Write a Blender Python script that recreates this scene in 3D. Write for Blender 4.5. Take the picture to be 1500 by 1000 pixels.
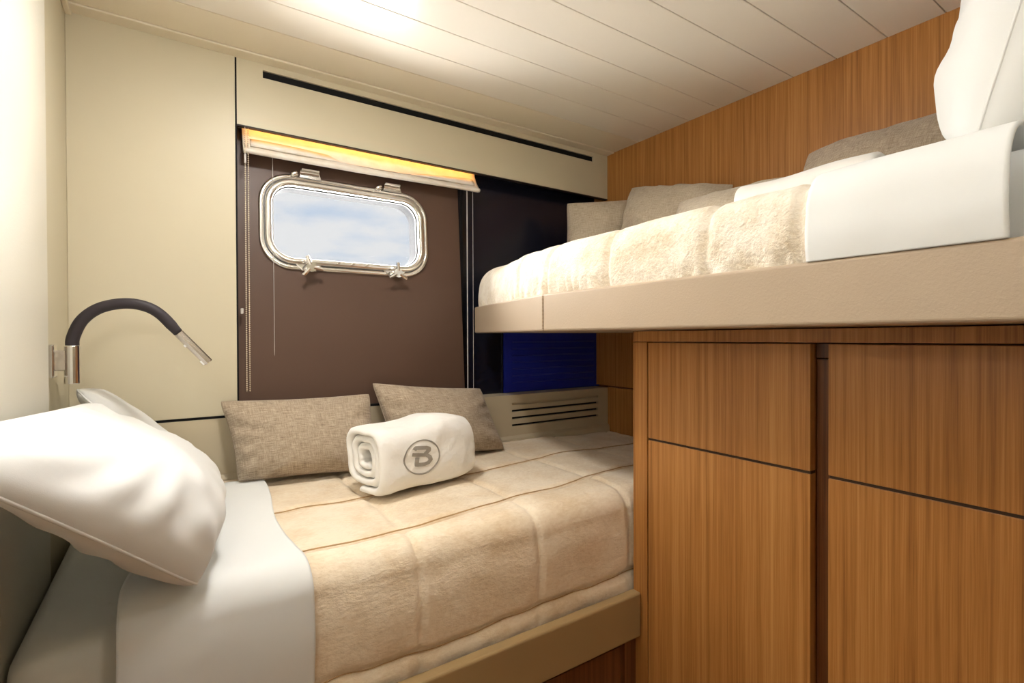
import bpy, bmesh, math, random
from mathutils import Vector, Matrix, noise
R = math.radians
random.seed(7)
for o in list(bpy.data.objects):
    bpy.data.objects.remove(o, do_unlink=True)
S = bpy.context.scene
C = S.collection

# ------------------------------------------------------------------ camera
CAMZ = 1.12
def cam_axes(yaw, pit, rol):
    c, s = math.cos, math.sin
    F = Vector((s(yaw)*c(pit), c(yaw)*c(pit), s(pit)))
    R0 = Vector((c(yaw), -s(yaw), 0)); U0 = R0.cross(F)
    return c(rol)*R0 + s(rol)*U0, -s(rol)*R0 + c(rol)*U0, F
rt, up, fw = cam_axes(R(33.775), R(-.473), R(-.213))
cd = bpy.data.cameras.new('camera'); cam = bpy.data.objects.new('camera', cd); C.objects.link(cam)
m3 = Matrix((rt, up, -fw)).transposed()
cam.matrix_world = Matrix.Translation((0, 0, CAMZ)) @ m3.to_4x4()
cd.sensor_fit = 'HORIZONTAL'; cd.sensor_width = 36; cd.lens = 743.5/1500*36
cd.clip_start = .02; cd.clip_end = 200
S.camera = cam

# ------------------------------------------------------------------ world: pale cloudy sky seen through the porthole
W = bpy.data.worlds.new('sky'); S.world = W; W.use_nodes = True
nt = W.node_tree; nt.nodes.clear()
def N(t, typ, **k):
    n = t.nodes.new(typ)
    for a, v in k.items():
        setattr(n, a, v)
    return n
tc = N(nt, 'ShaderNodeTexCoord'); mp = N(nt, 'ShaderNodeMapping'); mp.inputs['Scale'].default_value = (3.2, 3.2, 11)
nz = N(nt, 'ShaderNodeTexNoise'); nz.inputs['Scale'].default_value = 1.7; nz.inputs['Detail'].default_value = 7; nz.inputs['Roughness'].default_value = .55
cr = N(nt, 'ShaderNodeValToRGB')
cr.color_ramp.elements[0].position = .30; cr.color_ramp.elements[0].color = (.60, .73, .92, 1)
cr.color_ramp.elements[1].position = .54; cr.color_ramp.elements[1].color = (.93, .945, .96, 1)
bg = N(nt, 'ShaderNodeBackground'); bg.inputs['Strength'].default_value = .56
wo = N(nt, 'ShaderNodeOutputWorld')
nt.links.new(tc.outputs['Generated'], mp.inputs[0]); nt.links.new(mp.outputs[0], nz.inputs[0])
nt.links.new(nz.outputs[0], cr.inputs[0]); nt.links.new(cr.outputs[0], bg.inputs[0]); nt.links.new(bg.outputs[0], wo.inputs[0])

# hazy sun coming in through the porthole along the hull
sd = bpy.data.lights.new('hazy_sun', 'SUN'); sd.energy = 64; sd.angle = R(150); sd.color = (1, .99, .97)
sun = bpy.data.objects.new('hazy_sun', sd); C.objects.link(sun)
sun.rotation_euler = Vector((.25, -.9, -.3)).to_track_quat('-Z', 'Y').to_euler()

# recessed ceiling lamps (fixtures are built further down around these)
LAMPS = [(.24, 1.04, 104, .016), (.55, -.20, 22, .070)]     # x, y, strength and depth of the glowing dome; second one added unseen for fill
FILL_LAMP = (-.130, .45, 1.40, 27)                          # unseen globe added on the end wall to brighten the ceiling
LAMP_COL = (1, .965, .92, 1)
CEIL = 1.978

vs = S.view_settings
vs.view_transform = 'Standard'; vs.look = 'None'; vs.gamma = 1; vs.use_curve_mapping = False; vs.exposure = 0.62

# ------------------------------------------------------------------ materials
def sr(r, g, b):
    f = lambda v: ((v/255+.055)/1.055)**2.4 if v > 10 else v/255/12.92
    return (f(r), f(g), f(b), 1)
def base(name, col, rough=.5, spec=.5, metal=0):
    m = bpy.data.materials.new(name); m.use_nodes = True
    p = m.node_tree.nodes['Principled BSDF']
    p.inputs['Base Color'].default_value = col; p.inputs['Roughness'].default_value = rough
    p.inputs['Specular IOR Level'].default_value = spec; p.inputs['Metallic'].default_value = metal
    return m, m.node_tree, p
def pos(t):
    return N(t, 'ShaderNodeNewGeometry').outputs['Position']
def objc(t):
    return N(t, 'ShaderNodeTexCoord').outputs['Object']
def noi(t, vec, scale, detail=3, rough=.5, sc=(1, 1, 1), rot=(0, 0, 0)):
    mpn = N(t, 'ShaderNodeMapping'); mpn.inputs['Scale'].default_value = sc; mpn.inputs['Rotation'].default_value = rot
    t.links.new(vec, mpn.inputs[0])
    n = N(t, 'ShaderNodeTexNoise'); n.inputs['Scale'].default_value = scale; n.inputs['Detail'].default_value = detail; n.inputs['Roughness'].default_value = rough
    t.links.new(mpn.outputs[0], n.inputs[0]); return n.outputs[0]
def ramp(t, fac, stops):
    r = N(t, 'ShaderNodeValToRGB'); e = r.color_ramp.elements
    while len(e) < len(stops): e.new(.5)
    for i, (p, c) in enumerate(stops): e[i].position = p; e[i].color = c
    t.links.new(fac, r.inputs[0]); return r.outputs[0]
def mixc(t, fac, a, b, mode='MIX'):
    n = N(t, 'ShaderNodeMix', data_type='RGBA', blend_type=mode)
    for s, v in ((n.inputs[0], fac), (n.inputs[6], a), (n.inputs[7], b)):
        if hasattr(v, 'links') or isinstance(v, bpy.types.NodeSocket): t.links.new(v, s)
        else: s.default_value = v
    return n.outputs[2]
def mth(t, op, a, b=0):
    n = N(t, 'ShaderNodeMath', operation=op)
    for s, v in ((n.inputs[0], a), (n.inputs[1], b)):
        if isinstance(v, bpy.types.NodeSocket): t.links.new(v, s)
        else: s.default_value = v
    return n.outputs[0]
def bump(t, p, h, strength=.2, dist=.002):
    b = N(t, 'ShaderNodeBump'); b.inputs['Strength'].default_value = strength; b.inputs['Distance'].default_value = dist
    t.links.new(h, b.inputs['Height']); t.links.new(b.outputs[0], p.inputs['Normal'])

def paint(name, col, rough=.45, spec=.4, var=.03, bscale=350, bst=.06):
    m, t, p = base(name, col, rough, spec)
    v = noi(t, pos(t), 3, 4)
    dark = tuple(c*(1-var*2) for c in col[:3])+(1,)
    t.links.new(ramp(t, v, [(.3, dark), (.7, col)]), p.inputs['Base Color'])
    bump(t, p, noi(t, pos(t), bscale, 2), bst, .001)
    return m
def wood(name, c1, c2, c3, rough=.38, spec=.35):
    m, t, p = base(name, c2, rough, spec)
    P = pos(t)
    wob = noi(t, P, 2.2, 2, .5, (1, 1, .6))
    # grain along Z: fine pores, mid streaks and wide veneer bands
    fine = noi(t, P, 420, 4, .65, (1, 1, .012))
    mid = noi(t, P, 95, 4, .65, (1, 1, .012))
    wide = noi(t, P, 9, 2, .5, (1, 1, .03))
    a = mth(t, 'ADD', mth(t, 'MULTIPLY', fine, .30), mth(t, 'MULTIPLY', mid, .50))
    a = mth(t, 'ADD', a, mth(t, 'MULTIPLY', wide, .14)); a = mth(t, 'ADD', a, mth(t, 'MULTIPLY', wob, .06))
    t.links.new(ramp(t, a, [(.36, c1), (.5, c2), (.64, c3)]), p.inputs['Base Color'])
    bump(t, p, fine, .08, .0006)
    return m
def cloth(name, col, var=.06, rough=.85, wr=.25, sheen=.15, wscale=14):
    m, t, p = base(name, col, rough, .2)
    p.inputs['Sheen Weight'].default_value = sheen
    O = objc(t)
    dark = tuple(c*(1-var) for c in col[:3])+(1,)
    t.links.new(ramp(t, noi(t, O, 9, 3), [(.35, dark), (.65, col)]), p.inputs['Base Color'])
    h = mth(t, 'ADD', noi(t, O, wscale, 3, .5), mth(t, 'MULTIPLY', noi(t, O, 900, 1), .03))
    bump(t, p, h, wr, .012)
    return m
def linen(name, c1, c2, scale=1.0):
    m, t, p = base(name, c2, .9, .15)
    p.inputs['Sheen Weight'].default_value = .2
    tcn = N(t, 'ShaderNodeTexCoord'); U = tcn.outputs['UV']
    wx = noi(t, U, 480*scale, 2, .6, (1, .07, 1)); wy = noi(t, U, 480*scale, 2, .6, (.07, 1, 1))
    a = mth(t, 'ADD', mth(t, 'MULTIPLY', wx, .30), mth(t, 'MULTIPLY', wy, .42)); a = mth(t, 'ADD', a, mth(t, 'MULTIPLY', noi(t, U, 700, 1), .28))
    t.links.new(ramp(t, a, [(.38, c1), (.60, c2)]), p.inputs['Base Color'])
    bump(t, p, a, .5, .002)
    return m
def plush(name, col, dark, patch=7, bst=.5):
    m, t, p = base(name, col, .95, .1)
    p.inputs['Sheen Weight'].default_value = .35; p.inputs['Sheen Roughness'].default_value = .5
    O = objc(t)
    big = noi(t, O, patch, 4, .6, (1, 1, 1)); fine = noi(t, O, 160, 3, .6, (.5, 1, 1))
    v = mth(t, 'ADD', mth(t, 'MULTIPLY', big, .7), mth(t, 'MULTIPLY', fine, .3))
    t.links.new(ramp(t, v, [(.36, dark), (.58, col)]), p.inputs['Base Color'])
    h = mth(t, 'ADD', noi(t, O, 55, 4, .6, (.6, 1, 1)), mth(t, 'MULTIPLY', fine, .5))
    bump(t, p, h, bst, .006)
    return m
def metal(name, col, rough=.12):
    m, t, p = base(name, col, rough, .5, 1)
    bump(t, p, noi(t, pos(t), 60, 2), .02, .001)
    return m
def plain(name, col, rough=.5, spec=.5, var=.1):
    m, t, p = base(name, col, rough, spec)
    dark = tuple(c*(1-var) for c in col[:3])+(1,)
    t.links.new(ramp(t, noi(t, pos(t), 40, 2), [(.3, dark), (.7, col)]), p.inputs['Base Color'])
    return m

M = {}
M['wall'] = paint('beige_wall_lacquer', sr(207, 198, 172), .42, .4, .02)
M['wall_vent'] = paint('taupe_wall_lacquer', sr(198, 185, 158), .4, .4, .02)
M['headwall'] = paint('offwhite_wall_leatherette', sr(222, 218, 204), .38, .45, .02, 220, .25)
M['ceil'] = paint('cream_ceiling_lacquer', sr(240, 233, 220), .26, .5, .01, 30, .0)
M['ceil_strip'] = paint('beige_ceiling_edge', sr(230, 219, 197), .4, .4, .01)
M['black'] = plain('black_gap', (.006, .006, .007, 1), .7, .2)
M['brown'] = paint('brown_hull_panel', sr(92, 70, 58), .42, .4, .03, 500, .08)
M['brown_edge'] = plain('dark_brown_edge', sr(40, 30, 27), .5, .3)
M['navy'] = paint('navy_gloss_panel', sr(26, 28, 42), .22, .5, .05, 300, .04)
M['blue'] = paint('deep_blue_shutter', sr(34, 48, 165), .30, .5, .05, 300, .05)
M['wood'] = wood('teak_veneer', sr(130, 82, 38), sr(170, 115, 58), sr(192, 139, 78))
M['wood_dark'] = wood('dark_teak_veneer', sr(80, 46, 24), sr(108, 66, 36), sr(132, 84, 48))
M['gap_brown'] = plain('grey_brown_gap', sr(70, 52, 38), .6, .3)
M['leather'] = paint('taupe_leather', sr(180, 161, 138), .45, .4, .03, 260, .3)
M['rail'] = paint('khaki_lacquer_rail', sr(164, 138, 96), .45, .35, .02, 300, .08)
M['chrome'] = metal('polished_steel', sr(238, 237, 235), .16)
M['steel'] = metal('brushed_steel', sr(200, 192, 182), .25)
M['rubber'] = plain('dark_grey_rubber', sr(52, 46, 50), .55, .35)
M['whitecotton'] = cloth('white_cotton', sr(230, 231, 229), .01, .8, .22, .1, 7)
M['sheet'] = cloth('white_sheet_cotton', sr(230, 232, 231), .01, .75, .10, .1, 5)
M['greysheet'] = cloth('grey_fitted_sheet', sr(228, 228, 221), .02, .85, .25, .1, 12)
M['linen'] = linen('oatmeal_linen', sr(130, 112, 94), sr(196, 180, 158))
M['linen_pale'] = linen('pale_oatmeal_linen', sr(160, 145, 124), sr(206, 194, 174))
M['quilt'] = plush('beige_plush_quilt', sr(244, 229, 205), sr(224, 201, 167))
M['quilt_up'] = plush('cream_plush_quilt', sr(238, 229, 213), sr(216, 199, 172), 14, .9)
M['towel'] = cloth('white_terry', sr(242, 240, 235), .02, .95, .3, .3, 40)
M['thread'] = plain('grey_embroidery', sr(158, 153, 145), .8, .2)
M['blind'] = None
m, t, p = base('cream_blind_fabric', sr(238, 226, 205), .8, .2)
tr = N(t, 'ShaderNodeBsdfTranslucent'); tr.inputs[0].default_value = sr(240, 200, 140)
mx = N(t, 'ShaderNodeMixShader'); mx.inputs[0].default_value = .12
out = t.nodes['Material Output']
t.links.new(ramp(t, noi(t, pos(t), 30, 3), [(.3, sr(240, 232, 216)), (.7, sr(248, 244, 234))]), p.inputs['Base Color'])
t.links.new(p.outputs[0], mx.inputs[1]); t.links.new(tr.outputs[0], mx.inputs[2]); t.links.new(mx.outputs[0], out.inputs[0])
M['blind'] = m
M['bead'] = plain('cream_bead', sr(236, 222, 196), .4, .5)
M['wire'] = plain('white_nylon_wire', sr(200, 195, 190), .4, .4)
def emis(name, col, st):
    m, t, p = base(name, (0.8, .8, .8, 1), .5)
    p.inputs['Emission Color'].default_value = col; p.inputs['Emission Strength'].default_value = st
    return m
M['led'] = emis('amber_led', (1, .42, .08, 1), 12)
m, t, p = base('window_glass', (1, 1, 1, 1), 0, .5)
gl = N(t, 'ShaderNodeBsdfTransparent'); gs = N(t, 'ShaderNodeBsdfGlossy'); gs.inputs['Roughness'].default_value = .01
fr = N(t, 'ShaderNodeFresnel'); fr.inputs[0].default_value = 1.3
mx = N(t, 'ShaderNodeMixShader')
t.links.new(fr.outputs[0], mx.inputs[0]); t.links.new(gl.outputs[0], mx.inputs[1]); t.links.new(gs.outputs[0], mx.inputs[2])
t.links.new(mx.outputs[0], t.nodes['Material Output'].inputs[0])
M['glass'] = m
M['seam_shade'] = plain('tan_seam_shade', sr(192, 158, 114), .9, .1)  # tan stands in for the shade in the quilt's seam creases
M['stitch'] = plain('taupe_thread', sr(140, 116, 92), .7, .2)
M['floor'] = wood('floor_teak', sr(120, 78, 44), sr(150, 100, 60), sr(165, 115, 72))
M['reveal'] = paint('dark_grey_reveal', (.024, .024, .025, 1), .7, .05, .01)
M['seal'] = plain('dark_rubber_seal', sr(104, 104, 104), .5, .3)

# ------------------------------------------------------------------ builders
WO = {}
def mk(name, bm, mat, parent=None, smooth=False, bevel=0, seg=2, recalc=True, label=None):
    """bm is in world coordinates; the object's origin goes to its base centre"""
    if recalc: bmesh.ops.recalc_face_normals(bm, faces=bm.faces[:])
    vs_ = [v.co for v in bm.verts]
    lo = Vector((min(v.x for v in vs_), min(v.y for v in vs_), min(v.z for v in vs_)))
    hi = Vector((max(v.x for v in vs_), max(v.y for v in vs_), max(v.z for v in vs_)))
    org = Vector(((lo.x+hi.x)/2, (lo.y+hi.y)/2, lo.z))
    for v in bm.verts: v.co -= org
    me = bpy.data.meshes.new(name); bm.to_mesh(me); bm.free()
    me.materials.append(M[mat] if isinstance(mat, str) else mat)
    if smooth:
        for f in me.polygons: f.use_smooth = True
    o = bpy.data.objects.new(name, me); C.objects.link(o)
    WO[o.name] = org
    if parent is not None:
        o.parent = parent; o.location = org - WO[parent.name]
    else: o.location = org
    if bevel:
        b = o.modifiers.new('bevel', 'BEVEL'); b.width = bevel; b.segments = seg; b.limit_method = 'ANGLE'; b.angle_limit = R(40)
        b.harden_normals = False
    if label: o['label'] = label
    return o
def thing(name, label, cat, loc, group=None):
    o = bpy.data.objects.new(name, None); C.objects.link(o); o.location = loc; WO[o.name] = Vector(loc)
    o['label'] = label; o['category'] = cat
    if group: o['group'] = group
    o.empty_display_size = .05
    return o
def tag(o, label, cat, group=None):
    o['label'] = label; o['category'] = cat
    if group: o['group'] = group
    return o
def struct(o, label, cat='wall'):
    o['kind'] = 'structure'; o['label'] = label; o['category'] = cat
    return o
def box(bm, x0, x1, y0, y1, z0, z1):
    v = [bm.verts.new(p) for p in ((x0,y0,z0),(x1,y0,z0),(x1,y1,z0),(x0,y1,z0),(x0,y0,z1),(x1,y0,z1),(x1,y1,z1),(x0,y1,z1))]
    for f in ((0,3,2,1),(4,5,6,7),(0,1,5,4),(1,2,6,5),(2,3,7,6),(3,0,4,7)): bm.faces.new([v[i] for i in f])
    return v
def B(*a):
    bm = bmesh.new(); box(bm, *a); return bm
def prism(bm, poly, z0, z1):
    a = [bm.verts.new((x, y, z0)) for x, y in poly]; b = [bm.verts.new((x, y, z1)) for x, y in poly]
    bm.faces.new(a[::-1]); bm.faces.new(b); n = len(poly)
    for i in range(n): bm.faces.new((a[i], a[(i+1) % n], b[(i+1) % n], b[i]))
def tube(bm, pts, rad, seg=12, cap=True, closed=False):
    pts = [Vector(p) for p in pts]; n = len(pts)
    rr = rad if isinstance(rad, (list, tuple)) else [rad]*n
    rings = []; ref = None
    for i in range(n):
        a = pts[(i-1) % n] if (closed or i > 0) else pts[i]; b = pts[(i+1) % n] if (closed or i < n-1) else pts[i]
        d = (b-a).normalized()
        if ref is None:
            ref = d.orthogonal().normalized()
        ref = (ref - d*ref.dot(d)).normalized(); q = d.cross(ref)
        rings.append([bm.verts.new(pts[i] + rr[i]*(math.cos(2*math.pi*k/seg)*ref + math.sin(2*math.pi*k/seg)*q)) for k in range(seg)])
    for i in range(n if closed else n-1):
        A = rings[i]; Bq = rings[(i+1) % n]
        for k in range(seg): bm.faces.new((A[k], A[(k+1) % seg], Bq[(k+1) % seg], Bq[k]))
    if cap and not closed:
        bm.faces.new(rings[0][::-1]); bm.faces.new(rings[-1])
def rrect(w, h, r, n=8):
    """rounded rectangle outline centred on 0, counter-clockwise in (a, b)"""
    out = []
    for cx, cy, a0 in ((w/2-r, h/2-r, 0), (-w/2+r, h/2-r, 90), (-w/2+r, -h/2+r, 180), (w/2-r, -h/2+r, 270)):
        for k in range(n+1):
            a = R(a0+90*k/n); out.append((cx+r*math.cos(a), cy+r*math.sin(a)))
    return out
def loft(bm, loops, closed_ends=False):
    rs = [[bm.verts.new(p) for p in L] for L in loops]; n = len(rs[0])
    for A, Bq in zip(rs, rs[1:]):
        for k in range(n): bm.faces.new((A[k], A[(k+1) % n], Bq[(k+1) % n], Bq[k]))
    if closed_ends: bm.faces.new(rs[0][::-1]); bm.faces.new(rs[-1])
    return rs
def sm(x, a, b):
    t_ = max(0, min(1, (x-a)/(b-a))); return t_*t_*(3-2*t_)

def pillow(name, c00, c10, c11, c01, t, mat, parent=None, n=34, pin=.05, p=.42, wr=.010, wf=6, sag=.15, seed=0, crease=.0, flat=0, edge=.004, uvs=1, rc=.03):
    """a stuffed cushion between four corner points (c00-c10 is its bottom edge)"""
    c00, c10, c11, c01 = map(Vector, (c00, c10, c11, c01))
    nrm = ((c10-c00)+(c11-c01)).cross((c01-c00)+(c11-c10)).normalized()
    L = (c10-c00).length; Hh = (c01-c00).length
    bm = bmesh.new(); uvl = bm.loops.layers.uv.new('uv')
    fr = {}; bk = {}; uvd = {}
    off = Vector((seed*3.1, seed*1.7, seed*.9))
    for i in range(n+1):
        for j in range(n+1):
            # denser towards the edges
            u = math.sin((i/n-.5)*math.pi); v = math.sin((j/n-.5)*math.pi)
            uu = u*(1-pin*(1-v*v)); vv = v*(1-pin*1.2*(1-u*u))
            ck = 1-rc*(abs(u*v))**8; uu *= ck; vv *= ck
            a = (uu+1)/2; b = (vv+1)/2
            P = c00.lerp(c10, a).lerp(c01.lerp(c11, a), b)
            th = ((1-u*u)*(1-v*v))
            th = max(th, 0)**p * t/2 * (1 - sag*v)
            q = Vector((u*L*.5, v*Hh*.5, 0))
            ed = 1-max(abs(u), abs(v))
            w = noise.noise(q*wf+off)*wr + noise.noise(q*wf*2.7+off*2)*wr*.45
            ang = math.atan2(v, u)
            cw = crease*math.sin(ang*15+3*noise.noise(q*5+off))*math.exp(-ed*5)*min(1, ed*9)
            k = min(1, ed*7)
            fr[i, j] = P + nrm*(th + (w+cw)*k)
            uvd[i, j] = (q.x*uvs, q.y*uvs)
            if 0 < i < n and 0 < j < n:
                w2 = noise.noise(q*wf+off+Vector((9, 9, 9)))*wr
                bk[i, j] = P - nrm*(th*(1-flat) + (w2-cw)*k*(1-flat))
            else: bk[i, j] = None
    vf = {k: bm.verts.new(c) for k, c in fr.items()}
    vb = {k: (vf[k] if c is None else bm.verts.new(c)) for k, c in bk.items()}
    for i in range(n):
        for j in range(n):
            ks = [(i, j), (i+1, j), (i+1, j+1), (i, j+1)]
            f = bm.faces.new([vf[k] for k in ks])
            for lp, k in zip(f.loops, ks): lp[uvl].uv = uvd[k]
            vsb = [vb[k] for k in ks][::-1]
            if all(vb[k] is vf[k] for k in ks): continue
            f = bm.faces.new(vsb)
            for lp, k in zip(f.loops, ks[::-1]): lp[uvl].uv = uvd[k]
    o = mk(name, bm, mat, parent, smooth=True, recalc=False)
    # piping seam along the outline
    return o, [fr[i, 0] for i in range(n+1)] + [fr[n, j] for j in range(1, n+1)] + [fr[i, n] for i in range(n-1, -1, -1)] + [fr[0, j] for j in range(n-1, 0, -1)]
def seam(outline, rad, mat, parent, name='piping'):
    bm = bmesh.new(); tube(bm, outline, rad, 6, closed=True)
    return mk(name, bm, mat, parent, smooth=True)

# ------------------------------------------------------------------ room shell
XL, XR, D = -.227, 1.717, 1.75
YF = -.75
struct(mk('floor', B(XL-.05, XR+.05, YF-.05, D+.2, -.05, 0), 'floor'), 'brown wooden cabin floor beneath the bunks', 'floor')
ceil = struct(mk('ceiling', B(XL-.08, XR+.08, YF-.05, D+.22, CEIL+.006, CEIL+.05), 'ceil'), 'cream lacquered cabin ceiling with long planks', 'ceiling')
# planks running along the hull; first the wide edge strip
mk('edge_strip', B(XL, XR, 1.556, 1.702, CEIL, CEIL+.008), 'ceil_strip', ceil, bevel=.0015)
mk('cove_strip', B(XL, XR, 1.704, D+.03, CEIL-.004, CEIL+.008), 'ceil_strip', ceil, bevel=.003)
seams = [1.554, 1.420, 1.290, 1.157, 1.022, .885, .752, .618, .484, .350, .216, .082, -.052, -.186, -.320, -.454, -.588, -.722]
for a, b in zip(seams, seams[1:]):
    mk('ceiling_plank', B(XL, XR, b+.0014, a-.0014, CEIL, CEIL+.008), 'ceil', ceil, bevel=.0012)
mk('corner_bead', B(XL, XL+.014, YF, D, CEIL-.012, CEIL), 'ceil_strip', ceil, bevel=.003)

# hull side: backing with a hole for the porthole, then panels in front of it
WX0, WX1, WZ0, WZ1 = .231, .818, 1.345, 1.664
bm = bmesh.new()
for a in ((XL-.05, WX0+.03, 1.87, 1.89, 0, CEIL+.05), (WX1-.03, XR+.15, 1.87, 1.89, 0, CEIL+.05), (WX0+.03, WX1-.03, 1.87, 1.89, 0, WZ0+.03), (WX0+.03, WX1-.03, 1.87, 1.89, WZ1-.03, CEIL+.05)):
    box(bm, *a)
wb = struct(mk('wall_back', bm, 'black'), 'beige panelled hull wall with the brown porthole panel', 'wall')
mk('upper_panel', B(XL, .163, D, D+.02, .888, CEIL), 'wall', wb, bevel=.0015)
# vertical black shadow gap beside the panel
mk('shadow_gap', B(.163, .168, D+.003, D+.02, .9, CEIL), 'black', wb)
mk('shadow_gap', B(XL, .95, D+.004, D+.02, .88, .888), 'black', wb)
# lower panel with ventilation slots at the foot end
sl = [.842, .814, .784, .754]; sx0, sx1 = 1.169, 1.654; hh = .0045
bm = bmesh.new()
box(bm, XL, sx0, D, D+.02, .3, .880); box(bm, sx1, XR, D, D+.02, .3, .880)
zs = [.880] + [z for s_ in sl for z in (s_+hh, s_-hh)] + [.3]
for k in range(0, len(zs), 2): box(bm, sx0, sx1, D, D+.02, zs[k+1], zs[k])
bmesh.ops.remove_doubles(bm, verts=bm.verts, dist=1e-5)
lp_ = mk('lower_panel', bm, 'wall_vent', wb)
mk('slot_shadow', B(sx0-.01, sx1+.01, D+.012, D+.019, .74, .83), 'black', wb)
mk('slot_backing', B(sx0-.01, sx1+.01, D+.009, D+.012, .832, .852), 'wall_vent', wb)
bm = bmesh.new(); prism(bm, [(0, 0), (1, 0), (1, 1)], 0, 1); bm.free()
bm = bmesh.new()
loft(bm, [[(x, D, .712), (x, D-.012, .700), (x, D-.016, .66), (x, D, .66)] for x in (XL, XR)], True)
mk('cove_ledge', bm, 'wall_vent', wb, bevel=.002)
# top sill of lower panel running under the brown panel
mk('sill', B(.168, XR, D+.02, D+.09, .868, .8800), 'wall_vent', wb)
# valance with long air slot
bm = bmesh.new()
for a in ((.168, .240, 1.772, CEIL), (1.627, XR, 1.772, CEIL), (.240, 1.627, 1.772, 1.931), (.240, 1.627, 1.955, CEIL)):
    box(bm, a[0], a[1], D, D+.014, a[2], a[3])
bmesh.ops.remove_doubles(bm, verts=bm.verts, dist=1e-5)
mk('valance', bm, 'wall', wb)
mk('valance_slot', B(.235, 1.632, D+.008, D+.013, 1.925, 1.962), 'black', wb)
mk('valance_soffit', B(.168, XR, D+.014, 1.87, 1.80, 1.81), 'brown_edge', wb)
mk('valance_lip', B(.168, XR, D-.0005, D+.016, 1.768, 1.772), 'brown_edge', wb)
# brown panel, leaning outwards, with rounded hole
def by(z): return 1.765 + (z-.88)*.067
def brown_pt(x, z, off=0): return Vector((x, by(z)+off, z))
wc = ((WX0+WX1)/2, (WZ0+WZ1)/2); ww, wh = WX1-WX0, WZ1-WZ0
hole = [(wc[0]+a, wc[1]+b) for a, b in rrect(ww-.05, wh-.05, .085, 10)]
bx0, bx1, bz0, bz1 = .168, .957, .875, 1.80
def sq(n):
    out = []
    k = n//4
    for h in hole:
        dx, dz = h[0]-wc[0], h[1]-wc[1]
        s1 = ((bx1-wc[0]) if dx > 0 else (wc[0]-bx0))/max(abs(dx), 1e-6); s2 = ((bz1-wc[1]) if dz > 0 else (wc[1]-bz0))/max(abs(dz), 1e-6)
        out.append((dx, dz, min(s1, s2)))
    return [(wc[0]+dx*s_, wc[1]+dz*s_) for dx, dz, s_ in out]
bm = bmesh.new()
rect = sq(len(hole))
# snap the four outline points nearest to the corners
for cxn, czn in ((bx1, bz1), (bx0, bz1), (bx0, bz0), (bx1, bz0)):
    i = min(range(len(rect)), key=lambda k: (rect[k][0]-cxn)**2+(rect[k][1]-czn)**2); rect[i] = (cxn, czn)
L = [[brown_pt(x, z) for x, z in rect], [brown_pt(x, z) for x, z in hole], [brown_pt(x, z, .022) for x, z in hole], [brown_pt(x, z, .022) for x, z in rect]]
rs = loft(bm, L); n = len(rect)
for k in range(n): bm.faces.new((rs[3][k], rs[3][(k+1) % n], rs[0][(k+1) % n], rs[0][k]))
mk('porthole_panel', bm, 'brown', wb)
mk('panel_edge', B(.957, .968, 1.80, 1.86, .88, 1.80), 'black', wb)
# navy bay right of the porthole panel
mk('navy_panel', B(.95, XR+.15, 1.84, 1.86, .88, 1.80), 'navy', wb)
mk('navy_stile', B(1.172, 1.182, 1.834, 1.842, .88, 1.135), 'navy', wb, bevel=.002)
# end wall (behind left) & headboard panel
wl = struct(mk('wall_left', B(XL-.05, XL, YF-.05, 1.9, 0, CEIL+.02), 'wall'), 'beige end wall behind the lower bunk pillows', 'wall')
bm = bmesh.new()
loft(bm, [[(XL-.001, YF, z), (XL+.012, YF, z)] + [(XL+.012-.012*(1-math.cos(a)), 1.40+.05*math.sin(a), z) for a in [R(k*9) for k in range(0, 11)]] for z in (0.0, CEIL-.004)], True)
mk('headboard_panel', bm, 'headwall', wl, smooth=False)
# wood wall on the right
wr_ = struct(mk('wall_right', B(XR+.02, XR+.06, YF-.05, 1.9, 0, CEIL+.02), 'wood_dark'), 'teak veneer wall behind the upper bunk', 'wall')
mk('veneer_panel', B(XR, XR+.02, YF, D+.12, 1.0, CEIL+.003), 'wood', wr_)
mk('veneer_panel', B(XR, XR+.02, 1.0, D+.1, .890, 1.0), 'wood', wr_)
mk('veneer_panel', B(XR, XR+.02, 1.0, D, .3, .882), 'wood', wr_)
struct(mk('wall_front', B(XL-.05, XR+.06, YF-.05, YF, 0, CEIL+.02), 'wall'), 'beige wall behind the camera', 'wall')

# ------------------------------------------------------------------ porthole window
win = struct(thing('window_1', 'chrome framed porthole with rounded corners showing cloudy sky', 'window', brown_pt(wc[0], WZ0)), 'chrome framed porthole with rounded corners showing cloudy sky', 'window')
def wl_(w, h, r, off, n=10): return [brown_pt(wc[0]+a, wc[1]+b, off) for a, b in rrect(w, h, r, n)]
# outer flange (rounded profile)
bm = bmesh.new()
prof = [(0, .002), (.001, -.010), (.006, -.014), (.014, -.015), (.019, -.011), (.020, -.002)]
loft(bm, [wl_(ww-1.6*a, wh-1.6*a, .10-a*.7, o_*.68 if o_ < 0 else o_) for a, o_ in prof])
mk('outer_flange', bm, 'chrome', win, smooth=True)
bm = bmesh.new()
loft(bm, [wl_(ww-1.6*a, wh-1.6*a, .10-a*.7, o_*.68 if o_ < 0 else o_) for a, o_ in [(.019, .004), (.0195, -.006), (.0235, -.006), (.024, .004)]])
mk('rubber_seal', bm, 'seal', win, smooth=True)
bm = bmesh.new()
prof = [(.0235, 0), (.024, -.020), (.028, -.025), (.040, -.026), (.047, -.022), (.049, -.012), (.050, .010)]
loft(bm, [wl_(ww-1.6*a, wh-1.6*a, .10-a*.7, o_*.68 if o_ < 0 else o_) for a, o_ in prof])
mk('hinged_sash', bm, 'chrome', win, smooth=True)
bm = bmesh.new()
loft(bm, [wl_(ww-1.6*a, wh-1.6*a, .10-a*.7, o_*.68 if o_ < 0 else o_) for a, o_ in [(.048, -.004), (.050, .03), (.052, .076)]])
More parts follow.
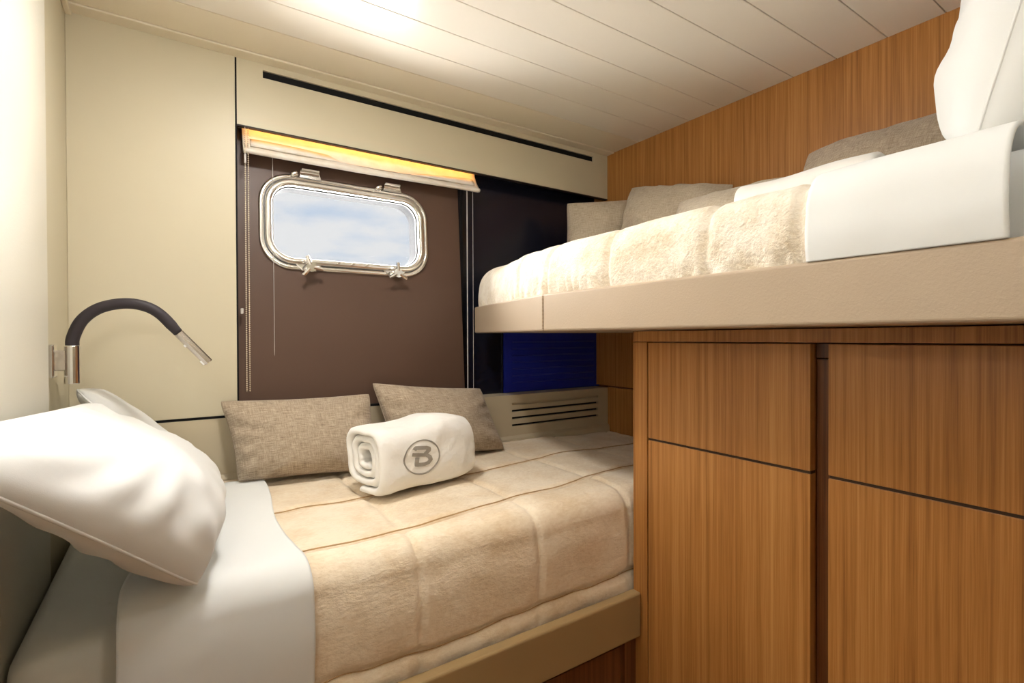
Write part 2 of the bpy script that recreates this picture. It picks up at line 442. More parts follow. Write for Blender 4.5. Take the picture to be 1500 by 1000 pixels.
mk('reveal', bm, 'reveal', win, smooth=True)
bm = bmesh.new()
loft(bm, [wl_(ww-1.6*a, wh-1.6*a, .10-a*.7, o_*.68 if o_ < 0 else o_) for a, o_ in [(.0495, .005), (.0535, .004), (.0535, .012), (.0495, .013)]])
mk('glazing_bead', bm, 'seal', win, smooth=True)
bm = bmesh.new()
a = [bm.verts.new(p) for p in wl_(ww-.08, wh-.08, .065, .014)]; b = [bm.verts.new(p) for p in wl_(ww-.08, wh-.08, .065, .019)]
bm.faces.new(a[::-1]); bm.faces.new(b)
for k in range(len(a)): bm.faces.new((a[k], a[(k+1) % len(a)], b[(k+1) % len(a)], b[k]))
mk('pane', bm, 'glass', win)
for hx in (.385, .672):
    z0 = WZ1-.012
    bm = bmesh.new(); y = by(z0)
    loft(bm, [[(hx+dx*s_, y+dy, z0+dz) for dx, dy, dz in [(-.046, 0, 0), (-.03, -.018, .006), (-.028, -.022, .028), (.032, -.022, .028), (.040, -.018, .004), (.048, 0, 0)]] for s_ in (1,)] + [[(hx+dx, y+dy+.012, z0+dz+.006) for dx, dy, dz in [(-.046, 0, 0), (-.03, -.018, .006), (-.028, -.018, .024), (.032, -.018, .024), (.040, -.018, .004), (.048, 0, 0)]]], True)
    h = mk('hinge', bm, 'chrome', win, bevel=.003)
    bm = bmesh.new(); tube(bm, [(hx-.03, y-.022, z0+.018), (hx+.03, y-.022, z0+.018)], .007, 12); mk('hinge_barrel', bm, 'steel', h, smooth=False)
    bm = bmesh.new(); tube(bm, [(hx-.058, y-.004, z0+.004), (hx-.050, y-.014, z0+.010), (hx-.036, y-.020, z0+.016)], [.004, .010, .009], 12); mk('hinge_knuckle', bm, 'chrome', h, smooth=True)
    bm = bmesh.new(); box(bm, hx-.024, hx+.034, y-.024, y-.004, z0+.024, z0+.034); mk('hinge_leaf', bm, 'chrome', h, bevel=.003)
for hx, ra in ((.381, 20), (.679, 0)):
    z0 = WZ0+.010; y = by(z0)
    bm = bmesh.new()
    loft(bm, [[(hx+dx, y-.012+o_, z0+dz) for dx, dz in [(-.045, .012), (-.022, -.012), (.022, -.012), (.045, .012)]] for o_ in (0, .014)], True)
    k_ = mk('clamp_lug', bm, 'chrome', win, bevel=.003)
    bm = bmesh.new(); tube(bm, [(hx, y-.010, z0), (hx, y-.040, z0-.002)], [.010, .012], 14); mk('clamp_barrel', bm, 'steel', k_)
    bm = bmesh.new()
    tube(bm, [(hx, y-.038, z0-.002), (hx, y-.050, z0-.002)], .016, 16)
    for q in range(3):
        a = R(ra+90+q*120); d = Vector((math.cos(a), 0, math.sin(a)))
        c = Vector((hx, y-.045, z0-.002))
        tube(bm, [c+d*.008, c+d*.024, c+d*.038], [.0075, .007, .006], 8)
    mk('star_knob', bm, 'chrome', k_, smooth=False)
for fx in (-.16, -.05, .0, .05, .16):
    z0 = WZ0+.030; y = by(z0)-.027
    bm = bmesh.new(); tube(bm, [(wc[0]+fx, y+.004, z0), (wc[0]+fx, y-.002, z0)], .0045, 10); mk('sash_screw', bm, 'steel', win)

# ------------------------------------------------------------------ roman blind, gathered up under the valance
rb = thing('roman_blind', 'cream roman blind gathered up above the porthole, glowing amber', 'blind', (.6, 1.78, 1.70))
X0, X1 = .186, 1.022
def fold_loop(x, k):
    w1 = .005*math.sin(x*9+k)+.004*math.sin(x*23+1.3*k)
    endl = sm(x, X0, X0+.05); endr = 1-sm(x, X1-.05, X1)
    e = .6+.4*endl*endr
    sl_ = .006*sm(x, .5, 1.0)
    return [(x, 1.800, 1.795), (x, 1.797+w1*.3, 1.770), (x, 1.788+w1, 1.748), (x, 1.778+w1*1.5, 1.728+w1+sl_), (x, 1.764+w1, 1.712+w1*.6+sl_), (x, 1.752, 1.703+sl_-w1*.4),
            (x, 1.750, 1.697+sl_), (x, 1.756, 1.692+sl_), (x, 1.770, 1.694+sl_), (x, 1.782, 1.703+sl_), (x, 1.792, 1.72+sl_), (x, 1.806, 1.795)]
bm = bmesh.new(); loops = [fold_loop(X0+(X1-X0)*i/70, 0) for i in range(71)]; loft(bm, loops, True)
mk('gathered_fabric', bm, 'blind', rb, smooth=True)
bm = bmesh.new()
loft(bm, [[(x, 1.781+.006*math.sin(x*11+.5), 1.738+.008*math.sin(x*7)+.008*sm(x, .5, 1)), (x, 1.764+.004*math.sin(x*13), 1.722+.006*math.sin(x*7+.4)+.008*sm(x, .5, 1)), (x, 1.760, 1.716+.006*sm(x, .5, 1)), (x, 1.775, 1.718+.006*sm(x, .5, 1))] for x in [X0+.02+(X1-X0-.04)*i/60 for i in range(61)]], True)
mk('fabric_fold', bm, 'blind', rb, smooth=True)
mk('headrail', B(X0-.01, X1+.01, 1.798, 1.815, 1.783, 1.80), 'whitecotton', rb, bevel=.002)
bm = bmesh.new()
def bead_line(x, y, z0, z1, n, ph):
    for i in range(n):
        z = z1+(z0-z1)*(i+ph)/n
        q = [bm.verts.new((x+a*.0026, y+b*.0026, z+c*.0026)) for a, b, c in ((1,0,0),(-1,0,0),(0,1,0),(0,-1,0),(0,0,1),(0,0,-1))]
        for f in ((0,2,4),(2,1,4),(1,3,4),(3,0,4),(2,0,5),(1,2,5),(3,1,5),(0,3,5)): bm.faces.new([q[k] for k in f])
bead_line(.1895, 1.752, .955, 1.762, 124, 0); bead_line(.1985, 1.756, .955, 1.762, 124, .5)
ch = mk('bead_chain', bm, 'bead', rb); ch['kind'] = 'stuff'
bm = bmesh.new(); tube(bm, [(.1895, 1.752, .955), (.1895, 1.752, 1.77)], .0005, 6); tube(bm, [(.1985, 1.756, .955), (.1985, 1.756, 1.77)], .0005, 6); mk('chain_cord', bm, 'bead', rb)
bm = bmesh.new(); tube(bm, [(.272, 1.776, .95), (.272, 1.79, 1.74)], .0008, 6); mk('guide_wire', bm, 'wire', rb)
bm = bmesh.new(); tube(bm, [(.975, 1.775, .89), (.975, 1.775, 1.74)], .0022, 8); mk('guide_wire', bm, 'wire', rb)
bm = bmesh.new(); tube(bm, [(1.005, 1.782, .89), (1.005, 1.782, 1.74)], .0010, 8); mk('guide_wire', bm, 'wire', rb)
bm = bmesh.new(); box(bm, .174, .182, 1.748, 1.764, 1.195, 1.212); mk('chain_clip', bm, 'wire', rb, bevel=.002)
bm = bmesh.new(); box(bm, .186, .192, 1.744, 1.752, 1.655, 1.685); mk('chain_joiner', bm, 'wire', rb, bevel=.002)
tag(mk('led_strip', B(.19, 1.02, 1.765, 1.770, 1.787, 1.792), 'led'), 'amber light strip tucked behind the valance above the blind', 'light strip')

# ------------------------------------------------------------------ blue shutter beneath the upper bunk
sh = thing('louvered_shutter', 'deep blue louvered shutter under the upper bunk end', 'shutter', (1.5, 1.835, .88))
mk('shutter_board', B(1.184, XR+.1, 1.828, 1.84, .882, 1.20), 'blue', sh)
for z in (1.100, 1.070, 1.041, 1.012, .983, .953, .924):
    bm = bmesh.new(); loft(bm, [[(x, 1.829, z-.004), (x, 1.8245, z-.002), (x, 1.8245, z+.001), (x, 1.829, z+.003)] for x in (1.222, 1.70)], True)
    mk('slat', bm, 'blue', sh)

# ------------------------------------------------------------------ lower bunk
ZB = .675; YQ = .984
bed = thing('lower_bunk', 'lower bunk base with khaki side rail and teak drawer front', 'bunk', (.4, 1.35, 0))
mk('side_rail', B(XL+.014, 1.049, .943, .974, .309, .430), 'rail', bed, bevel=.007, seg=4)
mk('platform', B(XL+.014, XR-.001, .976, D-.001, .30, .388), 'rail', bed)
mk('drawer_front', B(XL+.014, 1.0, .972, .992, .02, .285), 'wood_dark', bed, bevel=.001)
mk('finger_slot', B(.2, .985, .974, .985, .287, .302), 'black', bed)
mk('end_post', B(1.004, 1.047, .962, .992, 0, .308), 'wood_dark', bed, bevel=.001)
# mattress
def rbox(name, x0, x1, y0, y1, z0, z1, r, mat, parent=None):
    bm = bmesh.new(); box(bm, x0, x1, y0, y1, z0, z1)
    return mk(name, bm, mat, parent, bevel=r, seg=5, smooth=True)
o = rbox('mattress', XL+.016, XR-.004, 1.012, D-.018, .389, .655, .045, 'greysheet')
tag(o, 'lower bunk mattress in a grey fitted sheet under the white pillow', 'mattress')

def puff(x, seams_, w=.018):
    d = min(abs(x-s_) for s_ in seams_)
    return 1-math.exp(-(d/w)**2)
def lower_path(t, top, yq, zlow, r=.06, yback=1.735):
    """point and normal in the YZ section; t = arc length from the back edge"""
    L1 = yback-(yq+r)
    if t < L1: return (yback-t, top, 0, 1)
    t -= L1; La = r*math.pi/2
    if t < La:
        a = t/r; return (yq+r-r*math.sin(a), top-r+r*math.cos(a), -math.sin(a), math.cos(a))
    t -= La
    return (yq-.006*math.sin(min(1, t/.15)*math.pi), top-r-t, -1, 0)
def path_len(top, yq, zlow, r=.06, yback=1.735): return yback-(yq+r)+r*math.pi/2+(top-r-zlow)
def seam_wt(x, seed, t=0): return (.106*(x-.74) if t < .8 else 0)+.016*noise.noise(Vector((x*3.1, 7, seed)))+.006*noise.noise(Vector((x*14, 3, seed)))
def seam_wx(t, seed): return .008*noise.noise(Vector((5, t*5, seed)))
def drape(name, xl, xr, top, yq, zlow, mat, sx, st, amp, nx, ny, seed, yback=1.735, r=.06, wr=.006, thick=.008, foot=None, parent=None, seamw=.016, hem=None):
    bm = bmesh.new(); T = path_len(top, yq, zlow, r, yback); V = {}
    def surf(a, t, x=None, lift=0):
        y, z, ny_, nz_ = lower_path(t, top, yq, zlow, r, yback)
        if x is None: x = xl(y, z)+(xr(y, z)-xl(y, z))*a
        q = Vector((x, t, seed)); d = 0
        if sx: d += max(-amp, .42*amp*(puff(x+seam_wx(t, seed), sx, seamw*.7)-1)+amp*(puff(t+seam_wt(x, seed, t), st, seamw)-1))
        d += wr*noise.noise(q*5)+wr*.6*noise.noise(Vector((x*9, t*15, seed+3)))
        if sx: d *= sm(x, .19, .27)
        if hem and t > T-hem: d += .004*math.sin(x*70+6*noise.noise(q*6))*sm(t, T-hem, T)
        if foot: d += foot(x, y)
        d += lift
        return (x, y+ny_*d, z+nz_*d)
    for i in range(nx+1):
        for j in range(ny+1): V[i, j] = bm.verts.new(surf(i/nx, T*j/ny))
    for i in range(nx):
        for j in range(ny): bm.faces.new((V[i, j], V[i+1, j], V[i+1, j+1], V[i, j+1]))
    bmesh.ops.recalc_face_normals(bm, faces=bm.faces[:])
    if sum(f.normal.z for f in bm.faces) < 0: bmesh.ops.reverse_faces(bm, faces=bm.faces[:])
    o = mk(name, bm, mat, parent, smooth=True, recalc=False)
    s_ = o.modifiers.new('solid', 'SOLIDIFY'); s_.thickness = thick; s_.offset = -1
    drape.surf = surf
    return o
SX = [.11, .425, .735, 1.045, 1.36, 1.69]
Tq = path_len(.695, YQ, .394)
ST = [.065, .340, .612, Tq-.072, Tq+.3]
def foot(x, y): return -.020*sm(x, 1.2, 1.7)
def topcut(y, z): return (1.708 if y > 1.0 else 1.708)
o = drape('quilt', lambda y, z: .12, topcut, .695, YQ, .394, 'quilt', SX, ST, .015, 240, 330, 1.3, foot=foot, wr=.006, hem=.06, thick=.012, seamw=.012)
tag(o, 'beige plush quilt with stitched squares on the lower bunk', 'quilt')
qs = drape.surf
for st_ in ST[1:4]:
    x0_ = .16; pts = [qs(0, st_-seam_wt(x_, 1.3, st_), x_, (.0125 if st_ < .8 else .003)*sm(x_, .19, .27)+.0004) for x_ in [x0_+(1.70-x0_)*k/180 for k in range(181)]]
    bm = bmesh.new(); tube(bm, pts, .0017 if st_ < .8 else .0012, 6); mk('seam_shade_thread', bm, 'seam_shade', o, smooth=True)  # raised seam thread, coloured to draw the dark crease
# folded-over top sheet
def shl(y, z):
    if z < .6: return -.075
    return -.075+.12*sm(y, 1.0, 1.62)
def shr(y, z): return .205+.012*math.sin(y*9)
o = drape('folded_sheet', shl, shr, .709, YQ-.010, .42, 'sheet', None, None, 0, 60, 110, 4.7, yback=1.655, wr=.004, thick=.006, r=.065)
tag(o, 'white top sheet folded back over the beige quilt of the lower bunk', 'sheet')

# pillows on the lower bunk
o, ol = pillow('pillow', (.032, .962, .718), (.070, 1.53, .716), (-.170, 1.60, .965), (-.200, .62, 1.035), .185, 'whitecotton', n=56, pin=.025, p=.42, wr=.012, wf=5, sag=.48, seed=3, crease=.012, flat=.45)
tag(o, 'large white pillow leaning on the end wall below the reading lamp', 'pillow')
seam(ol, .0022, 'whitecotton', o)
o, ol = pillow('pillow', (.04, 1.60, .718), (.085, 1.715, .714), (-.175, 1.71, .985), (-.195, 1.56, 1.005), .085, 'whitecotton', n=30, pin=.03, p=.45, wr=.010, wf=5, sag=.0, seed=5, crease=.008, rc=.12)
tag(o, 'white pillow mostly hidden behind the large white pillow on the lower bunk', 'pillow')
seam(ol, .0022, 'whitecotton', o)
# linen cushions
o, ol = pillow('cushion', (.150, 1.632, .709), (.548, 1.555, .704), (.545, 1.665, .935), (.112, 1.720, .936), .155, 'linen', n=40, pin=.06, p=.42, wr=.010, wf=7, sag=.15, seed=8, crease=.012)
tag(o, 'oatmeal linen cushion left of the rolled towel on the lower bunk', 'cushion', 'linen cushions on the lower bunk')
seam(ol, .0018, 'linen', o)
o, ol = pillow('cushion', (.600, 1.60, .706), (1.040, 1.605, .698), (.985, 1.69, .925), (.560, 1.70, .968), .155, 'linen', n=40, pin=.065, p=.42, wr=.010, wf=7, sag=.15, seed=11, crease=.012)
tag(o, 'oatmeal linen cushion behind the rolled towel near the vent slots', 'cushion', 'linen cushions on the lower bunk')
seam(ol, .0018, 'linen', o)

# ------------------------------------------------------------------ rolled towel with embroidered emblem
tw = thing('rolled_towel', 'thick rolled white towel embroidered with a grey circled letter B', 'towel', (.60, 1.43, .70))
ax = Vector((.317, .075, 0)).normalized(); px_ = Vector((-ax.y, ax.x, 0)); TL = .325
org = Vector((.442, 1.250, .703))
def shape(th):
    e = 3.8; c, s_ = abs(math.cos(th)), abs(math.sin(th))
    return (c**e+s_**e)**(-1/e)
def tpt(u, th, r, bulge=1):
    """u along the axis, th around (0 = front, 90deg = up)"""
    k = u/TL
    sc = 1+.16*math.exp(-((k-.66)/.24)**2)*max(0, math.sin(th)) - .10*sm(k, .8, 1.05) - .05*(1-sm(k, -.02, .10))
    rr = r*(1+(shape(th)-1)*min(1, r/.09))*sc
    rr += .007*noise.noise(Vector((u*9, math.cos(th)*1.6, math.sin(th)*1.6+4)))+.0025*noise.noise(Vector((u*28, math.cos(th)*5, math.sin(th)*5)))
    a = -math.cos(th)*rr*1.02; h = math.sin(th)*rr*.88
    c = org + ax*u + px_*(.1) + Vector((0, 0, .094))
    lean = .10*h
    return c + px_*(a+lean) + Vector((0, 0, max(h, -.0945)))
bm = bmesh.new()
RO, PIT, TH = .106, .0235, .0200
turns = 3.15; ns = 190; nu = 26
th_end = R(-100)
us = [TL*i/nu for i in range(nu+1)]
prev = None
for i in range(ns+1):
    f = i/ns; th = th_end + (1-f)*turns*2*math.pi
    # outer layer is the last turn; spiral inwards as f goes 0 -> 1 reversed
    r = RO - PIT*(th-th_end)/(2*math.pi)
    r = max(r, .02)
    d = (th-th_end)/(2*math.pi)
    ins = .004+.010*min(1, d/2.5)
    ring = []
    for u in us:
        uu = ins+(TL-2*ins)*(u/TL); ring.append(tpt(uu, th, r))
    ring.append(tpt(TL-ins+.007, th, r-TH*.25)); ring.append(tpt(TL-ins+.007, th, r-TH*.7))
    for u in us[::-1]:
        uu = ins+(TL-2*ins)*(u/TL); ring.append(tpt(uu, th, r-TH))
    ring.append(tpt(ins-.007, th, r-TH*.7)); ring.append(tpt(ins-.007, th, r-TH*.25))
    cur = [bm.verts.new(p) for p in ring]
    if prev:
        for k in range(len(cur)): bm.faces.new((prev[k], prev[(k+1) % len(cur)], cur[(k+1) % len(cur)], cur[k]))
    else: bm.faces.new(cur)
    prev = cur
bm.faces.new(prev[::-1])
mk('towel_roll', bm, 'towel', tw, smooth=True)
# emblem: ring and letter, laid on the outer layer
uc, thc, er = .120, R(0), .046
def epos(a, b, lift=.0012):
    th = thc + b/.098
    d = ((th-th_end) % (2*math.pi))/(2*math.pi)
    ins = .004+.010*min(1, d/2.5)
    return tpt(uc+a*1.27, th, RO-PIT*d+lift)
def stroke(pts, w, closed=False):
    bm_ = bmesh.new(); n_ = len(pts); A = []
    for i, p_ in enumerate(pts):
        a = pts[(i-1) % n_] if (closed or i) else p_; b = pts[(i+1) % n_] if (closed or i < n_-1) else p_
        dx, dy = b[0]-a[0], b[1]-a[1]; l_ = math.hypot(dx, dy) or 1
        nx_, ny_ = -dy/l_*w/2, dx/l_*w/2
        A.append([bm_.verts.new(epos(p_[0]+nx_*s_, p_[1]+ny_*s_, lf)) for s_, lf in ((1, 0), (1, .0016), (-1, .0016), (-1, 0))])
    for i in range(n_ if closed else n_-1):
        a, b = A[i], A[(i+1) % n_]
        for k in range(4): bm_.faces.new((a[k], a[(k+1) % 4], b[(k+1) % 4], b[k]))
    if not closed: bm_.faces.new(A[0]); bm_.faces.new(A[-1][::-1])
    return bm_
def dens(pts, k=6):
    out = []
    for a, b in zip(pts, pts[1:]):
        for i in range(k): out.append((a[0]+(b[0]-a[0])*i/k, a[1]+(b[1]-a[1])*i/k))
    return out+[pts[-1]]
mk('emblem_ring', stroke([(er*math.cos(2*math.pi*k/56), er*math.sin(2*math.pi*k/56)) for k in range(56)], .0030, True), 'thread', tw)
rot_ = lambda L_, a_=R(-15): [(x*math.cos(a_)-y*math.sin(a_), x*math.sin(a_)+y*math.cos(a_)) for x, y in L_]
E1 = [(-.56, .40), (-.50, .52), (.10, .58), (.26, .54), (.28, .42), (.12, .18)]
E2 = [(-.60, .12), (.22, .14), (.42, .04), (.52, -.14), (.44, -.32), (.22, -.42), (-.22, -.50), (-.27, -.04)]
mk('emblem_letter', stroke(dens([(x*er, y*er) for x, y in rot_(E1)]), .0100), 'thread', tw)
mk('emblem_letter', stroke(dens([(x*er, y*er) for x, y in rot_(E2)]), .0100), 'thread', tw)

# ------------------------------------------------------------------ reading lamp
lm = thing('reading_lamp', 'black gooseneck reading lamp with steel head on the end wall', 'lamp', (-.186, 1.50, 1.03))
bx_, by_ = -.1865, 1.49
bm = bmesh.new(); box(bm, XL-.001, XL+.012, by_-.018, by_+.022, 1.035, 1.108); mk('wall_plate', bm, 'chrome', lm, bevel=.003)
bm = bmesh.new(); box(bm, XL+.01, bx_-.008, by_-.008, by_+.008, 1.05, 1.095); mk('bracket', bm, 'steel', lm, bevel=.002)
bm = bmesh.new(); tube(bm, [(bx_, by_, 1.02), (bx_, by_, 1.104), (bx_, by_, 1.106)], [.0145, .0145, .0125], 20); mk('post', bm, 'chrome', lm, smooth=False, bevel=.001)
def bez(p, n=40):
    out = []
    P_ = [Vector(q) for q in p]; ext = [P_[0]*2-P_[1]]+P_+[P_[-1]*2-P_[-2]]
    for i in range(1, len(ext)-2):
        for k in range(n):
            t_ = k/n; a, b, c, d = ext[i-1:i+3]
            out.append(.5*((2*b)+(c-a)*t_+(2*a-5*b+4*c-d)*t_**2+(3*b-a-3*c+d)*t_**3))
    return out+[P_[-1]]
arc = [(bx_, by_, 1.10), (bx_+.002, by_, 1.125), (-.168, by_-.004, 1.163), (-.137, by_-.008, 1.190), (-.094, 1.475, 1.2015), (-.056, 1.472, 1.197), (-.024, 1.47, 1.178), (.012, 1.468, 1.134)]
pts_ = bez(arc, 10)
bm = bmesh.new(); tube(bm, pts_, [.0125]*(len(pts_)-4)+[.0118, .0112, .0108, .0105], 16); mk('gooseneck', bm, 'rubber', lm, smooth=True)
h0 = Vector((.012, 1.468, 1.134)); h1 = Vector((.074, 1.464, 1.060)); dd = (h1-h0).normalized()
bm = bmesh.new(); tube(bm, [h0-dd*.004, h0, h0+dd*.002, h1-dd*.002, h1], [.009, .009, .0105, .0105, .009], 18); hd = mk('lamp_head', bm, 'steel', lm, smooth=False)
sd_ = dd.cross(Vector((0, 1, 0))).normalized()
if sd_.z > 0: sd_ = -sd_
for q0, q1 in ((.030, .036), (.082, .094)):
    bm = bmesh.new(); tube(bm, [h0+dd*q0+sd_*.008, h0+dd*q1+sd_*.008], .006, 8); mk('switch', bm, 'chrome', hd)

# ------------------------------------------------------------------ cabinets beneath the upper bunk
XC = 1.05; ZT = 1.136
def cab(name, label, y0, y1, stile=False):
    t_ = thing(name, label, 'cabinet', (1.38, (y0+y1)/2, 0))
    mk('carcass', B(XC+.024, XR-.002, y0+.002, y1-(.0 if stile else .002), 0, 1.105), 'wood', t_)
    mk('upper_door', B(XC, XC+.022, y0, (y1-.052 if stile else y1), .8515, 1.1045), 'wood', t_, bevel=.0012)
    mk('lower_door', B(XC, XC+.022, y0, (y1-.052 if stile else y1), .03, .8455), 'wood', t_, bevel=.0012)
    mk('door_gap', B(XC+.004, XC+.023, y0+.001, (y1-.053 if stile else y1-.001), .8455, .8515), 'gap_brown', t_)
    if stile: mk('stile', B(XC-.001, XC+.024, y1-.049, y1, 0, 1.106), 'wood', t_, bevel=.0015)
    return t_
cab('wardrobe_cabinet', 'teak cabinet with two doors and end stile beside the lower bunk foot', .507, .972, True)
cab('wardrobe_cabinet', 'teak cabinet with two doors right of the dark recessed strip', -.30, .474)
mk_ = thing('recess_strip', 'dark recessed teak strip between the two cabinets', 'panel', (XC+.02, .49, 0))
mk('strip_panel', B(XC+.024, XC+.05, .476, .505, 0, 1.0735), 'wood_dark', mk_)
mk('strip_top', B(XC+.020, XC+.05, .476, .505, 1.0775, 1.105), 'wood_dark', mk_)
o = mk('fascia_board', B(XC-.001, XC+.03, -.30, .972, 1.1075, ZT-.001), 'wood', bevel=.001)
tag(o, 'narrow teak fascia board above the cabinet doors', 'board')

# ------------------------------------------------------------------ upper bunk
XB = .84; YS = 1.105; CX, CY = .984, 1.735
Z0, Z1 = 1.1365, 1.2385
ub = thing('upper_bunk', 'upper bunk tray edged in taupe leather with angled end', 'bunk', (1.3, .8, Z0))
bm = bmesh.new(); prism(bm, [(XB, -.30), (XB+.03, -.30), (XB+.03, YS), (XB, YS)], Z0, Z1); mk('leather_rail', bm, 'leather', ub, bevel=.006, seg=4)
def offp(d): 
    v = Vector((CX-XB, CY-YS)).normalized(); n_ = Vector((v.y, -v.x)); return [(XB+n_.x*d, YS+n_.y*d), (CX+n_.x*d, CY+n_.y*d)]
a, b = offp(0); c, d = offp(.03)
bm = bmesh.new(); prism(bm, [a, c, d, b], Z0, Z1); mk('leather_rail', bm, 'leather', ub, bevel=.006, seg=4)
mk('platform', (lambda bm_: (prism(bm_, [(XB+.028, -.30), (XR-.001, -.30), (XR-.001, CY), (CX+.032, CY), (XB+.034, YS)], Z0+.001, Z0+.05), bm_)[1])(bmesh.new()), 'leather', ub)
bm = bmesh.new()
for i in range(24):
    z = Z0+.008+(Z1-Z0-.016)*i/23
    box(bm, XB-.0012, XB+.001, YS-.003, YS+.001, z-.0012, z+.0012)
mk('stitching', bm, 'stitch', ub)
bm = bmesh.new(); prism(bm, [(XB+.034, -.28), (XR-.004, -.28), (XR-.004, CY-.02), (CX+.042, CY-.02), (XB+.044, YS)], Z0+.052, 1.362)
o = mk('mattress', bm, 'sheet', bevel=.05, seg=5, smooth=True)
tag(o, 'upper bunk mattress in a white fitted sheet', 'mattress')

def front_pt(s_):
    """plan position of the bunk's front edge; s_ runs from y = -.3 and bends at YS"""
    y = -.3+s_
    if y <= YS: return Vector((XB+.008, y)), Vector((1, 0))
    v = Vector((CX-XB, CY-YS)).normalized(); q = Vector((XB+.008, YS))+v*(y-YS)
    f = sm(y, YS-.02, YS+.12)
    return q, Vector((1, 0))
S_END = .3+YS+math.hypot(CX-XB, CY-YS)+.006
def updrape(name, s0, s1, mat, seams_, amp, ns_, nt_, seed, top=1.384, lift=0, xback=1.66, r=.07, endround=True, wr=.006, thick=.008, ruffle=.0, slant=0, zlow=1.236):
    bm = bmesh.new(); V = {}
    T0 = top-zlow-r; La = r*math.pi/2
    for i in range(ns_+1):
        s_ = s0+(s1-s0)*i/ns_
        for j in range(nt_+1):
            P, dr = front_pt(s_)
            back = xback-(P.x+r); T = T0+La+back; t_ = T*(j/nt_)**1.35
            k = 1
            if endround:
                e = (S_END-s_)/.085
                if e < 1: k = math.sqrt(max(0.0, 1-(1-max(e, 0))**2))
            if t_ < T0: x, z, nx_, nz_ = P.x-.004*math.sin(t_/T0*math.pi), zlow+t_, -1, 0
            elif t_ < T0+La: a = (t_-T0)/r; x, z, nx_, nz_ = P.x+r-r*math.cos(a), zlow+T0+r*math.sin(a), -math.cos(a), math.sin(a)
            else: x, z, nx_, nz_ = P.x+r+(t_-T0-La), top, 0, 1
            q = Vector((s_, t_, seed))
            d_ = lift+wr*noise.noise(q*6)+wr*.6*noise.noise(q*13)
            if seams_: d_ += amp*(puff(s_+.006*noise.noise(q*6), seams_, .010)-1)
            if ruffle: d_ += ruffle*math.sin(s_*120+8*noise.noise(q*8))*(1-sm(t_, 0, .06))
            x += nx_*d_; z += nz_*d_
            z = zlow+(z-zlow)*(.12+.88*k)
            x += (1-k)*.03*(1 if t_ < T0+La else max(0, 1-(t_-T0-La)/.1))
            yy = P.y + slant*sm(t_, T0, T0+.3)
            V[i, j] = bm.verts.new((x, yy, z))
    for i in range(ns_):
        for j in range(nt_): bm.faces.new((V[i, j], V[i+1, j], V[i+1, j+1], V[i, j+1]))
    bmesh.ops.recalc_face_normals(bm, faces=bm.faces[:])
    if sum(f.normal.z for f in bm.faces) < 0: bmesh.ops.reverse_faces(bm, faces=bm.faces[:])
    o_ = mk(name, bm, mat, smooth=True, recalc=False)
    q = o_.modifiers.new('solid', 'SOLIDIFY'); q.thickness = thick; q.offset = -1
    return o_
yy = lambda y: y+.3
o = updrape('quilt', yy(.30), S_END, 'quilt_up', [yy(v) for v in (.20, .43, .602, .866, 1.098, 1.30, 1.9)], .009, 420, 90, 2.2, ruffle=.003, thick=.012)
tag(o, 'cream plush quilt stitched in bands on the upper bunk', 'quilt')
o = updrape('folded_sheet', yy(.176), yy(.412), 'sheet', None, 0, 40, 80, 6.1, lift=.010, endround=False, wr=.003, thick=.005, slant=.0, zlow=1.2375)
tag(o, 'white top sheet folded over the cream quilt on the upper bunk', 'sheet')

# cushions along the wood wall of the upper bunk
ZU = 1.398
cu = [
 ('pale linen cushion set across the corner at the far end of the upper bunk', (1.38, 1.655, ZU+.01), (1.60, 1.475, ZU+.01), (1.645, 1.505, 1.705), (1.425, 1.70, 1.70), .16),
 ('crumpled pale linen cushion second from the far end of the upper bunk', (1.47, 1.46, ZU+.01), (1.49, 1.04, ZU+.01), (1.645, 1.05, 1.655), (1.60, 1.49, 1.745), .17),
 ('low pale linen cushion half hidden by the upper quilt, left of the folded white towel', (1.36, 1.12, ZU+.005), (1.36, .74, ZU+.005), (1.46, .76, 1.575), (1.43, 1.115, 1.575), .11),
 ('linen cushion leaning on the teak wall between the upper towel and the white pillow', (1.50, .80, ZU+.01), (1.50, .36, ZU+.01), (1.645, .36, 1.69), (1.64, .80, 1.685), .16)]
for k, (lab, a, b, c, d, th_) in enumerate(cu):
    o, ol = pillow('cushion', a, b, c, d, th_, 'linen_pale' if k < 3 else 'linen', n=36, pin=.045, p=.44, wr=.022 if k == 1 else .010, wf=8, sag=.12, seed=20+k*3, crease=.010 if k == 1 else .004)
    tag(o, lab, 'cushion', 'cushions on the upper bunk'); seam(ol, .0018, 'linen_pale' if k < 3 else 'linen', o)
# folded towel on the upper bunk
tt = thing('rolled_towel', 'rolled white towel lying on the upper bunk before the linen cushions', 'towel', (1.27, .62, ZU))
bm = bmesh.new(); prev = None; ns = 120
for i in range(ns+1):
    th = R(-100)+(1-i/ns)*2.6*2*math.pi; d_ = (th-R(-100))/(2*math.pi); r = .066-.020*d_
    ring = []
    def q_(u, rr): 
        k = (u+.15)/.30
        s_ = rr*(1+.05*math.sin(k*7)+.04*noise.noise(Vector((u*9, th, 0))))
        return (1.26+math.cos(th)*s_*1.25, .615+u, ZU+.062+max(math.sin(th)*s_*.95, -.060))
    for u in [-.15+.30*k/12 for k in range(13)]: ring.append(q_(u, r))
    ring.append(q_(.156, r-.009))
    for u in [.15-.30*k/12 for k in range(13)]: ring.append(q_(u, r-.017))
    ring.append(q_(-.156, r-.009))
    cur = [bm.verts.new(p_) for p_ in ring]
    if prev:
        for k in range(len(cur)): bm.faces.new((prev[k], prev[(k+1) % len(cur)], cur[(k+1) % len(cur)], cur[k]))
    else: bm.faces.new(cur)
    prev = cur
bm.faces.new(prev[::-1])
mk('towel_roll', bm, 'towel', tt, smooth=True)
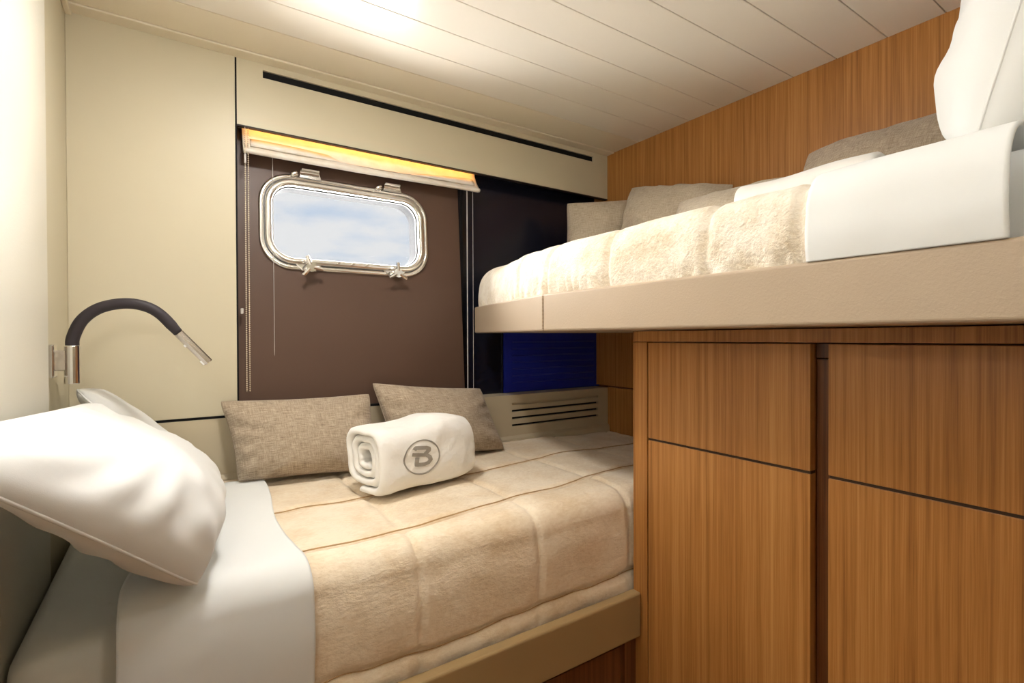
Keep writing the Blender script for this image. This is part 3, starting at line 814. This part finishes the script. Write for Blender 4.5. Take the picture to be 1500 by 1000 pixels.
# big pillow at the head of the upper bunk
o, ol = pillow('pillow', (1.0, .25, ZU+.01), (1.64, .25, ZU+.01), (1.62, .13, 1.87), (1.0, .13, 1.87), .30, 'whitecotton', n=56, pin=.03, p=.42, wr=.024, wf=6, sag=.12, seed=31, crease=.014)
tag(o, 'big white pillow propped upright at the head of the upper bunk', 'pillow')
seam(ol, .0022, 'whitecotton', o)

# ------------------------------------------------------------------ ceiling lamp fixtures (out of view above the camera)
for (x, y, e, dp), lab in zip(LAMPS, ('flat round lamp on the ceiling above the lower bunk head', 'added unseen fill lamp, round dome on the ceiling above the aisle')):
    t_ = thing('ceiling_lamp', lab, 'lamp', (x, y, CEIL-.085))
    bm = bmesh.new()
    loft(bm, [[(x+r_*math.cos(2*math.pi*k/32), y+r_*math.sin(2*math.pi*k/32), z) for k in range(32)] for r_, z in ((.085, CEIL), (.085, CEIL-.010), (.076, CEIL-.012))])
    mk('trim_ring', bm, 'chrome', t_, smooth=False)
    bm = bmesh.new()
    loft(bm, [[(x+.078*math.cos(a)*math.cos(2*math.pi*k/24), y+.078*math.cos(a)*math.sin(2*math.pi*k/24), CEIL-.011-dp*math.sin(a)) for k in range(24)] for a in [R(q*10) for q in range(9)]], True)
    mk('glass_dome', bm, emis('lamp_dome', LAMP_COL, e), t_, smooth=True)

x, y, z, e = FILL_LAMP
t_ = thing('fill_lamp', 'added unseen fill globe on the end wall beside the camera', 'lamp', (XL+.014, y, z-.06))
bm = bmesh.new(); tube(bm, [(XL+.0125, y, z), (XL+.024, y, z), (XL+.026, y, z)], [.045, .045, .042], 24); mk('wall_plate', bm, 'chrome', t_)
bm = bmesh.new(); tube(bm, [(XL+.024, y, z), (x-.045, y, z)], .010, 12); mk('arm', bm, 'chrome', t_)
bm = bmesh.new(); bmesh.ops.create_uvsphere(bm, u_segments=24, v_segments=14, radius=.05)
for v in bm.verts: v.co += Vector((x, y, z))
mk('globe', bm, emis('fill_globe_glow', LAMP_COL, e), t_, smooth=True)
